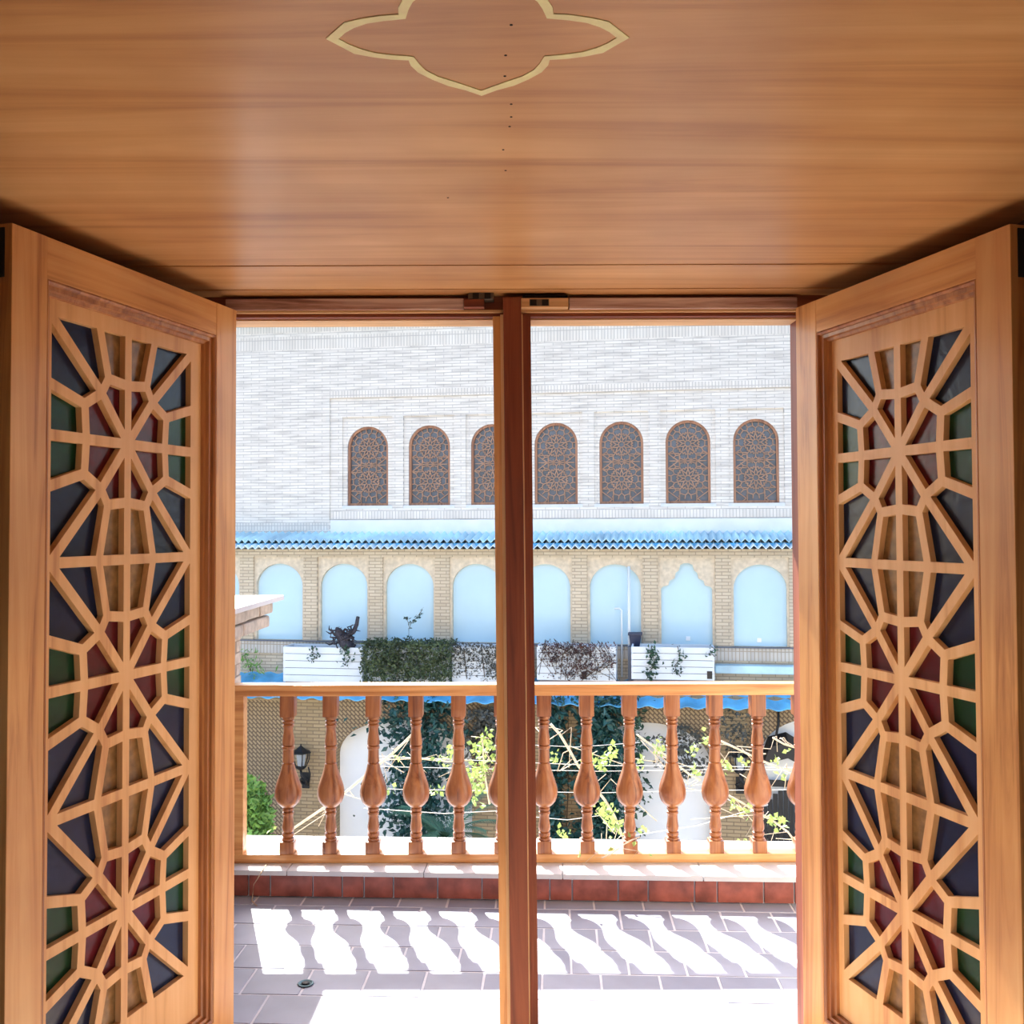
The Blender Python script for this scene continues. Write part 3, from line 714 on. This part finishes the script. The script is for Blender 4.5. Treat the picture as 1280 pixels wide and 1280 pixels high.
# ---- planters on the lean-to roof
nQ = 1.25
def roofz(n_): return zW + .04 + (zE - zW - .04)*(n_ - nP + .05)/(nE - nP + .05) + .03
def planter(xl, xr, yt, yb, lab, feed=None):
    a, z1 = fac(xl, yt, nQ); b = fac(xr, yt, nQ)[0]; z0 = fac(xl, yb, nQ)[1]
    t = empty('planter_box', FM @ Matrix.Translation(((a+b)/2, -nQ, z0))); tag(t, lab, 'planter', 'white slatted planters')
    W_, H_ = b - a, z1 - z0; n_ = 5
    for i in range(n_):
        MB().box(-W_/2, W_/2, 0, .02, H_/n_*i + .004, H_/n_*(i+1) - .004).build('slat', M['planter'], t, bevel=.002)
    MB().box(-W_/2 + .002, -W_/2 + .03, .021, .40, 0, H_).build('end_panel', M['planter'], t); MB().box(W_/2 - .03, W_/2 - .002, .021, .40, 0, H_).build('end_panel', M['planter'], t)
    MB().box(-W_/2, W_/2, .40, .42, 0, H_).build('back_panel', M['planter'], t)
    MB().box(-W_/2 + .031, W_/2 - .031, .0205, .399, .02, H_ - .05).build('soil', M['soil'], t)
    MB().box(-W_/2 + .03, W_/2 - .03, .03, .38, min(-.02, roofz(nQ - .03) - z0), 0).build('stand', M['ledge'], t)
    if feed: MB().box(feed*W_ - .04, feed*W_ + .04, -.012, 0.0, .03, .15).build('drain_outlet', M['black'], t)
    return (a, b, z0, z1)
P1 = planter(354, 453, 808, 852, 'white slatted planter under the gnarled root')
P2 = planter(459, 561, 808, 853, 'white slatted planter buried under the dense clipped hedge')
P3 = planter(565, 661, 808, 853, 'white slatted planter half covered by trailing grey green vine')
P4 = planter(671, 770, 807, 850, 'white slatted planter tangled with dry purplish vine', .1)
P5 = planter(789, 893, 808, 849, 'white slatted planter with two thin ivy strands beside the bin', .44)

# ---- foliage
def leaf_add(mb, p, s, rnd, up=None, asp=0.55):
    d = Vector((rnd.gauss(0,1), rnd.gauss(0,1), rnd.gauss(0,1) if up is None else rnd.gauss(up,.6)))
    if d.length < .1: d = Vector((0,0,1))
    d.normalize(); a = d.cross(Vector((rnd.gauss(0,1), rnd.gauss(0,1), rnd.gauss(0,1)))); a.normalize(); nn = d.cross(a)
    s *= rnd.uniform(.6, 1.25); p = Vector(p)
    mb.add([p, p + d*s*.45 + a*s*asp*.5 + nn*s*.12, p + d*s, p + d*s*.45 - a*s*asp*.5 + nn*s*.12], [(0,1,2),(0,2,3)])
def plant(name, lab, cat, origin, leafpts, size, mat, stems=(), srad=.008, smat='stem', group=None, seed=1, up=None, asp=.55, mw=None):
    rnd = random.Random(seed); mw = FM if mw is None else mw
    t = empty(name, mw @ Matrix.Translation(origin)); tag(t, lab, cat, group)
    O = Vector(origin); mb = MB()
    for p in leafpts: leaf_add(mb, Vector(p) - O, size, rnd, up, asp)
    if leafpts:
        fo = mb.build('foliage', M[mat], t, fix=False)
    for st in stems: MB().tube([Vector(p) - O for p in st], srad, 5).build('stem', M[smat], t, smooth=True)
    return t
rn = random.Random(7)
# dense hedge over planter two
pts = []
for _ in range(5200):
    u = rn.uniform(P2[0] - .05, P2[1] + .08); z = rn.uniform(P2[2] - .02, P2[3] + .08); y = -nQ - .04 - abs(rn.gauss(0, .10))
    if rn.random() < .25: y = rn.uniform(-nQ, -nQ + .4); z = P2[3] + rn.uniform(-.05, .10)
    if z < P2[2] + .12 and rn.random() < .45: continue
    pts.append((u, y, z))
plant('ivy_hedge', 'dense clipped dark green hedge spilling over its planter', 'hedge', ((P2[0]+P2[1])/2, -nQ + .2, P2[3] - .05), pts, .062, 'l_hedge',
      [[((P2[0]+P2[1])/2 + d, -nQ + .2, P2[3] - .06), ((P2[0]+P2[1])/2 + d*1.4, -nQ - .05, P2[3] - .05), ((P2[0]+P2[1])/2 + d*1.6, -nQ - .08, P2[2] + .1)] for d in (-.4, -.1, .2, .4)])
def trailing(Pq, n_, lo, shape, seed):
    r_ = random.Random(seed); out = []
    while len(out) < n_:
        f_ = r_.random(); g_ = r_.random()
        if r_.random() > shape(f_, g_): continue
        out.append((Pq[0] + f_*(Pq[1]-Pq[0]), -nQ - .02 - abs(r_.gauss(0, .03)), Pq[3] + .06 - g_*(Pq[3]-Pq[2])*1.05))
    return out
plant('trailing_vine', 'grey green vine hanging loosely over the planter beside the hedge', 'vine', ((P3[0]+P3[1])/2, -nQ + .2, P3[3] - .05),
      trailing(P3, 1500, 0, lambda f_, g_: (1 - g_)*1.1 if f_ < .45 else (0.9 if g_ < .9 else .3), 11), .05, 'l_grey',
      [[(P3[0] + f_, -nQ + .15, P3[3] - .06), (P3[0] + f_, -nQ - .03, P3[3] - .02), (P3[0] + f_ + .05, -nQ - .04, P3[2] + .1)] for f_ in (.2, .5, .8, 1.1)])
def dry(f_, g_):
    c1 = math.exp(-((f_-.22)/.13)**2) * (1 if g_ < .55 else .12); c2 = math.exp(-((f_-.55)/.2)**2) * (1 - .25*g_)
    return min(1, c1 + c2 + (.35 if f_ > .8 and g_ < .7 else 0))
stm = []
for k_ in range(26):
    f_ = P4[0] + rn.uniform(.1, 1.0)*(P4[1]-P4[0]); stm.append([(f_, -nQ + .1, P4[3] - .06), (f_ + rn.uniform(-.1,.1), -nQ - .03, P4[3] + rn.uniform(0, .12)), (f_ + rn.uniform(-.25,.25), -nQ - .05, P4[3] - rn.uniform(.1,.3)), (f_ + rn.uniform(-.35,.35), -nQ - .05, P4[2] + rn.uniform(0,.2))])
plant('dry_vine', 'tangle of dry purplish brown vine over the planter', 'vine', ((P4[0]+P4[1])/2, -nQ + .2, P4[3] - .05), trailing(P4, 1300, 0, dry, 12), .045, 'l_dry', stm, .005)
def strand(Pq, f_, length, n_, seed, lab, size=.065, sway=.05, mat='l_dark'):
    r_ = random.Random(seed); u = Pq[0] + f_*(Pq[1]-Pq[0]); path = [(u, -nQ + .12, Pq[3] - .06), (u, -nQ - .02, Pq[3] + .015)]
    for k_ in range(1, 6): path.append((u + math.sin(k_*1.7 + seed)*sway, -nQ - .035, Pq[3] - length*k_/5))
    pts = []
    for _ in range(n_):
        k_ = r_.randrange(1, 6); t_ = r_.random(); p = Vector(path[k_]).lerp(Vector(path[k_+1]), t_); pts.append(p + Vector((r_.gauss(0,.045), -abs(r_.gauss(0,.02)), r_.gauss(0,.03))))
    plant('ivy_strand', lab, 'ivy', (u, -nQ + .12, Pq[3] - .06), pts, size, mat, [path], .006, seed=seed)
strand(P1, .41, .22, 34, 21, 'thin short ivy strand on the planter beside the root')
strand(P1, .82, .30, 60, 22, 'fuller ivy strand hanging below the gnarled root')
strand(P5, .25, .52, 120, 23, 'leafy long ivy strand on the planter beside the bin', .075)
strand(P5, .56, .46, 60, 24, 'thin wavy ivy strand below the cusped niche', .06)
strand(P5, .97, .14, 18, 25, 'tuft of ivy at the planter corner next to the blue roof', .06)
# gnarled root
u, z = fac(432, 803, nQ - .15); t = empty('driftwood_root', FM @ Matrix.Translation((u, -nQ + .12, P1[3] - .05))); tag(t, 'dark gnarled driftwood root with an upturned limb on the planter', 'driftwood')
mb = MB(); s_ = 1/71.0
def q2(px, py, dy=0): return ((px - 432)*s_, dy, (806 - py)*s_)
mb.tube([q2(437,812), q2(436,802,-.05), q2(429,794,.03), q2(424,786), q2(421,780,.02)], [.10, .11, .10, .08, .02], 8)
mb.tube([q2(428,796), q2(436,790,-.04), q2(443,784), q2(446,776,.02), q2(448,767)], [.05, .045, .04, .035, .03], 8)
mb.tube([q2(434,800,.05), q2(441,803), q2(445,800)], [.06, .05, .02], 6)
mb.tube([q2(441,787), q2(446,783), q2(451,784)], [.02, .014, .004], 5)
mb.build('trunk', M['drift'], t, smooth=True)
r_ = random.Random(5); mb = MB()
for k_ in range(48):
    x_, y_ = r_.uniform(418, 444), r_.uniform(782, 803); a_ = r_.uniform(0, 6.28); L_ = r_.uniform(5, 13)
    mb.tube([q2(x_, y_, r_.uniform(-.08,.05)), q2(x_ + L_*.6*math.cos(a_), y_ + L_*.5*math.sin(a_), r_.uniform(-.15,.05)), q2(x_ + L_*math.cos(a_ + .5), y_ + L_*.8*math.sin(a_ + .5), r_.uniform(-.15,.05))], [.02, .014, .004], 5)
mb.build('rootlet', M['drift'], t, smooth=True)
# twig above the hedge
u, z = fac(512, 806, nQ - .15); g_ = lambda px, py: ((fac(px, py, nQ - .15)[0]), -nQ + .15, fac(px, py, nQ - .15)[1])
lp = []
r_ = random.Random(9)
for (px, py, c) in ((507,772,7),(510,773,4),(514,779,8),(518,775,8),(521,772,8),(523,769,7),(526,766,6),(528,762,3),(513,797,10),(511,784,2)):
    for _ in range(c): b_ = g_(px + r_.gauss(0,.9), py + r_.gauss(0,.9)); lp.append((b_[0], b_[1] + r_.gauss(0,.02), b_[2]))
plant('young_shoot', 'slender leafy shoot rising above the hedge', 'shoot', (u, -nQ + .15, P2[3] - .04), lp, .055, 'l_blue', [[g_(513,808), g_(511,795), g_(511,786), g_(514,779), g_(521,772), g_(528,762)], [g_(511,783), g_(510,777), g_(507,772)]], .005)
c = [fac(x_, y_, nP + .22) for x_, y_ in ((313, 830), (306, 820), (322, 836))]
r_ = random.Random(15); lp = []
for (cx_, cz_) in c:
    for _ in range(26): lp.append((cx_ + r_.gauss(0, .09), -nP - .22 + r_.gauss(0, .06), cz_ + r_.gauss(0, .07)))
plant('small_shrub', 'small shrub with narrow leaves growing by the lean-to roof next to the parapet', 'shrub', (c[0][0], -nP - .22, roofz(nP + .22) + .06), lp, .12, 'l_bush',
      [[(c[0][0], -nP - .22, roofz(nP + .22) + .06), (c[0][0] + .02, -nP - .22, c[0][1])], [(c[0][0], -nP - .22, roofz(nP + .22) + .06), (c[1][0], -nP - .22, c[1][1])]], .006, seed=15, asp=.22)
# bin
u, z1 = fac(794, 791, nP + .2); z0 = fac(794, 808, nP + .2)[1]
t = empty('bucket', FM @ Matrix.Translation((u, -nP - .2, z0))); tag(t, 'dark blue square bucket standing before the brick pier', 'bucket')
MB().add([(-.07,-.06,0),(.07,-.06,0),(.07,.06,0),(-.07,.06,0),(-.105,-.09,z1-z0),(.105,-.09,z1-z0),(.105,.09,z1-z0),(-.105,.09,z1-z0)], [(0,3,2,1),(4,5,6,7),(0,1,5,4),(1,2,6,5),(2,3,7,6),(3,0,4,7)]).build('body', M['bin'], t, bevel=.006)
MB().box(-.115,.115,-.10,.10,z1-z0-.035,z1-z0+.004).build('rim', M['bin'], t, bevel=.004)
MB().box(-.115,.115,-.10,.10,min(-.02, roofz(nP + .3) - z0),-.0).build('plinth', M['ledge'], t)

# ---- ground floor: ivy columns, bush, palm, lanterns, gate
def ivy_column(px0, px1, py0, py1, n_, lab, seed, mat='l_blue', size=.13, nn=nL + .12, ragged=.25):
    r_ = random.Random(seed); a, zt_ = fac(px0, py0, nn); b = fac(px1, py0, nn)[0]; zb_ = fac(px0, py1, nn)[1]; pts = []
    for _ in range(n_):
        g_ = r_.random(); f_ = .5 + r_.gauss(0, .25) * (1 + ragged*math.sin(g_*13 + seed)); z = zt_ + (zb_ - zt_)*g_
        pts.append((a + (b-a)*f_, -nn - abs(r_.gauss(0, .18)), z))
    c = (a+b)/2
    return plant('ivy_curtain', lab, 'ivy', (c, -nn, max(zb_, -4.9)), pts, size, mat, [[(c + d, -nn, max(zb_, -4.9)), (c + d*1.3 + .03, -nn - .03, (zb_ + zt_)/2), (c + d*1.5, -nn - .03, zt_)] for d in ((-.1, .05, .13) if n_ > 800 else ())], .010, seed=seed, up=-.6)
ivy_column(484, 566, 868, 1075, 2600, 'broad bluish ivy curtain over the first white arch', 31)
ivy_column(585, 632, 884, 950, 900, 'short grey green ivy patch on the pier by the young vine', 32, 'l_grey', .10)
ivy_column(684, 706, 868, 1075, 900, 'narrow ivy curtain next to the brick pier', 33)
ivy_column(716, 784, 866, 1075, 3200, 'thick dark ivy curtain between pier and second white arch', 34)
ivy_column(776, 806, 880, 1010, 420, 'sparse ivy fringe dangling across the second white arch', 35, 'l_dark', .11)
ivy_column(826, 880, 905, 965, 420, 'thin scattered ivy on the spandrel of the second arch', 36, 'l_grey', .09, ragged=.6)
ivy_column(892, 950, 885, 940, 260, 'sparse creeper on the pier over the black lantern', 37, 'l_grey', .08, ragged=.6)
# palm
c = fac(556, 1052, 2.7); t = empty('palm_plant', FM @ Matrix.Translation((c[0], -2.7, -4.9))); tag(t, 'palm with long narrow dark fronds below the ivy', 'palm')
MB().tube([(0,0,0),(0,0,c[1] + 4.9 + .05)], [.09,.07], 8).build('trunk', M['stem'], t)
r_ = random.Random(4); top = Vector((0, 0, c[1] + 4.9 + .05))
for k_ in range(16):
    a_ = k_*2.4; mb = MB(); e_ = r_.uniform(.25, 1.0); L_ = r_.uniform(.9, 1.3); prev = top; pth = [top]
    for i in range(1, 9):
        tt = i/8; pth.append(top + Vector((math.cos(a_)*L_*tt*.8, math.sin(a_)*L_*tt*.5, L_*tt*e_ - .55*tt*tt*L_*.8)))
    mb.tube(pth, [.012 - .001*i for i in range(9)], 4)
    for i in range(1, 9):
        for f_ in (0, .33, .66):
            p = pth[i-1].lerp(pth[i], f_); d = (pth[i] - pth[i-1]).normalized(); sd = d.cross(Vector((0,0,1))).normalized()
            for s in (-1, 1):
                tip = p + (sd*s*.75 + d*.7 + Vector((0,0,-.15)))*.30*(1 - .5*(i/9)); w_ = d*.016
                mb.add([p - w_, p + w_, tip], [(0,1,2)])
    mb.build('frond', M['palm'], t, fix=False)
# bush
pts = []; stems = []; r_ = random.Random(6)
nb = 3.0; c = fac(312, 1010, nb)
for _ in range(2200):
    v = Vector((r_.gauss(0,1), r_.gauss(0,1), r_.gauss(0,1))).normalized() * (r_.random()**.33)
    pts.append((c[0] + v.x*.42 - .08, -nb + v.y*.4, c[1] - .15 + v.z*.62))
plant('green_bush', 'bright green leafy bush in front of the diamond brick panel', 'bush', (c[0], -nb, -4.9), pts, .12, 'l_bush', [[(c[0], -nb, -4.9), (c[0], -nb, c[1])]], .05, seed=6)
# lanterns
def lantern(px, py, label):
    u, z = fac(px, py, nL + .22); t = empty('wall_lantern', FM @ Matrix.Translation((u, -nL - .22, z))); tag(t, label, 'lantern')
    s = .95
    MB().lathe([(.0001,.375*s),(.012,.37*s),(.014,.34*s),(.03,.325*s),(.10,.27*s),(.175,.235*s),(.175,.22*s),(.0001,.225*s)], 6).build('lantern_roof', M['black'], t)
    MB().lathe([(.055,-.02),(.085,.16*s),(.085,.215*s),(.055,.215*s)], 6).build('lantern_glass', M['lampglass'], t)
    for k_ in range(6):
        a_ = k_*math.pi/3; MB().tube([(.15*math.cos(a_), .15*math.sin(a_), .225*s), (.145*math.cos(a_), .145*math.sin(a_), .12*s), (.085*math.cos(a_), .085*math.sin(a_), -.02)], .009, 5).build('cage_bar', M['black'], t)
    MB().lathe([(.085,-.03),(.09,-.015),(.05,0),(.0001,0)][::-1] + [(.05,-.06),(.0001,-.08)], 12).build('lantern_base', M['black'], t)
    MB().tube([(0,0,-.07),(.02,-.02,-.16),(.10,.02,-.24),(.06,.10,-.34),(-.02,.14,-.33),(-.05,.10,-.26),(0,.06,-.22)], .022, 6).build('scroll_bracket', M['black'], t, smooth=True)
    MB().tube([(.13,0,-.02),(.15,.02,-.14),(.11,.08,-.30),(.03,.18,-.36)], .013, 6).build('bracket_arm', M['black'], t, smooth=True)
    MB().box(-.05,.07,.19,.218,-.42,-.16).build('wall_plate', M['black'], t, bevel=.004)
lantern(376, 957, 'black wall lantern on the brick pier beside the diamond panel')
lantern(925, 962, 'black wall lantern on the pier with sparse creeper')
# dark gate with arched top in the third arch, folded awning and cable
u0, z1 = fac(952, 985, nL - .02); u1 = fac(1012, 985, nL - .02)[0]
t = empty('arched_gate', FM @ Matrix.Translation(((u0+u1)/2, -nL - .02, -4.9))); tag(t, 'black arched slatted gate standing in the ground floor arch', 'gate')
W_ = u1 - u0; H_ = z1 + 4.9; n_ = 9
for i in range(n_):
    x0 = -W_/2 + W_/n_*i; xm = x0 + W_/n_/2; hh = H_ - .35*(2*xm/W_)**2
    MB().box(x0 + .004, x0 + W_/n_ - .004, -.03, 0, 0.02, hh).build('slat', M['black'], t)
for zz in (.4, 1.6, 2.4): MB().box(-W_/2, W_/2, 0, .025, zz, zz + .1).build('cross_bar', M['black'], t)
p = [fac(x_, y_, nL + .3) for x_, y_ in ((955,955),(962,934),(985,928),(1012,945),(1012,962),(985,948))]
o = MB().prism([(a, b) for a, b in p], lambda x, z: (x, -nL - .3, z), lambda x, z: (x, -nL - .02, z + .1)).build('folded_awning', M['black'], None, FM); tag(o, 'black folded awning on the wall above the gate', 'awning')
p = [fac(x_, y_, nL + .05) for x_, y_ in ((973,884),(973,905),(970,920),(966,932))]
o = MB().tube([(a, -nL - .05, b) for a, b in p], .02, 6).build('cable', M['black'], None, FM, smooth=True); tag(o, 'thick black cable running down the arch above the awning', 'cable')

# ---- trellis wires and young vine between balcony and courtyard
I4 = Matrix.Identity(4)
wires = [(470, 945, 1010, 958, 7.0), (470, 958, 1010, 960, 7.3), (470, 986, 1010, 985, 6.6), (455, 1010, 650, 1012, 6.2), (655, 1020, 760, 1018, 6.2), (640, 930, 800, 928, 7.6), (780, 1046, 960, 1006, 6.0)]
wl_ = ['upper slanting trellis wire strung over the courtyard', 'second level trellis wire carrying the young vine', 'third trellis wire at bulb height of the balusters', 'low slack wire below the young vine', 'low short wire by the thick ivy', 'topmost short wire by the brick pier', 'slanting wire rising past the second white arch']
for k_, (xa, ya, xb, yb, Y) in enumerate(wires):
    a, b = at(xa, ya, Y), at(xb, yb, Y + .4); m_ = a.lerp(b, .5) - Vector((0, 0, .03)); d_ = (b - a)
    a2, b2 = a - d_*.0, b + d_*(.6 if xa < 600 and xb > 900 else .0)
    o = MB().tube([a2, a.lerp(m_, .5), m_, m_.lerp(b, .5), b2], .0024, 5).build('trellis_wire', M['wire'], smooth=True); tag(o, wl_[k_], 'wire', 'trellis wires')
def sprig(lab, branch, Y, clusters, seed, rad=.010, size=.040):
    r_ = random.Random(seed); st = [[at(x_, y_, Y) for x_, y_ in br] for br in branch]; pts = []
    for (x_, y_, rx, ry, c) in clusters:
        for _ in range(max(2, int(c*.55))): pts.append(at(x_ + r_.gauss(0, rx), y_ + r_.gauss(0, ry), Y + r_.gauss(0, .12)))
    o_ = st[0][0]
    # side shoots
    for br in list(st):
        for i in range(len(br) - 1):
            for _ in range(2):
                b_ = br[i].lerp(br[i+1], r_.random()); st.append([b_, b_ + Vector((r_.gauss(0,.07), r_.gauss(0,.07), r_.gauss(-.03,.06))), b_ + Vector((r_.gauss(0,.13), r_.gauss(0,.1), r_.gauss(-.08,.08)))])
    big = len(branch)
    t = empty('vine_branch', Matrix.Translation(o_)); tag(t, lab, 'vine', 'young vine on the wires')
    rnd = random.Random(seed)
    mb = MB()
    for p in pts: leaf_add(mb, p - o_, size, rnd, None, .8)
    if pts: mb.build('foliage', M['l_young'], t, fix=False)
    for s in st[:big]: MB().tube([p - o_ for p in s], rad*.75, 6).build('stem', M['twig'], t, smooth=True)
    mb = MB()
    for s in st[big:]: mb.tube([p - o_ for p in s], rad*.26, 4)
    mb.build('side_shoots', M['twig'], t, smooth=True)['kind'] = 'stuff'
sprig('sunlit bright green vine mass climbing beside the post', [[(612,1005),(607,975),(604,945),(603,920)]], 6.8, [(606,925,4,6,60),(603,945,6,8,110),(599,965,6,8,110),(596,985,5,8,80),(592,1000,2,3,14),(563,940,3,4,26)], 41)
sprig('bare pale branch slanting across the first white arch', [[(360,1040),(400,1013),(430,992),(462,965),(495,938),(515,918)]], 6.4, [(340,1037,2,2,0)], 42, .011)
sprig('thin vine with few star shaped leaves along the wire', [[(470,950),(520,948),(560,952),(590,950)]], 7.0, [(497,947,3,2,10),(522,948,4,2,10),(550,950,3,2,12),(557,958,2,3,8),(540,988,3,2,14),(555,988,3,2,10),(490,988,3,2,12)], 43, .006)
sprig('thick pale vine branch falling from the brick pier past the thick ivy', [[(688,905),(700,918),(712,938),(722,956),(740,980),(756,1000),(768,1020),(778,1045)]], 6.5, [(695,948,4,4,26),(735,950,5,4,50),(752,952,5,5,60),(765,942,4,6,50),(752,1012,5,5,60),(762,1020,5,6,50),(770,1035,4,5,30),(700,1042,3,3,16),(712,1046,4,3,18)], 44, .013)
sprig('pale vine branch dropping across the second white arch', [[(796,918),(812,930),(824,938),(845,955),(862,968),(876,975)]], 6.9, [(822,928,3,3,20),(828,936,3,3,16),(802,950,3,3,18),(866,940,3,4,20),(868,962,3,4,22),(882,925,3,4,22)], 45, .010)
sprig('white vine branch beside the lantern with hanging young leaves', [[(900,926),(918,934),(936,943),(955,952),(975,960),(990,962)]], 6.6, [(908,958,4,3,30),(930,953,3,3,16),(970,950,3,3,18),(975,968,3,3,8)], 46, .010)
sprig('low vine branch with pale green leaves before the black gate', [[(908,993),(925,1002),(942,1012),(965,1025),(985,1040),(994,1052)]], 6.3, [(917,1008,3,4,26),(936,1014,4,4,26),(962,1022,4,4,36),(975,1028,5,4,40),(925,1050,4,3,16),(805,1040,3,3,12)], 47, .009)
sprig('bare white branch at the end of the balustrade above the gate', [[(966,922),(980,930),(1000,936)]], 6.6, [(985,938,2,3,6)], 48, .010)
# vine creeping over the bottom rail
sprig('small vine runner creeping over the bottom rail of the balustrade', [[(752,1073),(766,1066),(785,1052),(800,1046)]], 4.06, [(762,1060,4,3,7),(722,1074,2,2,5),(813,1066,2,2,5),(792,1050,3,3,8)], 49, .003, .03)
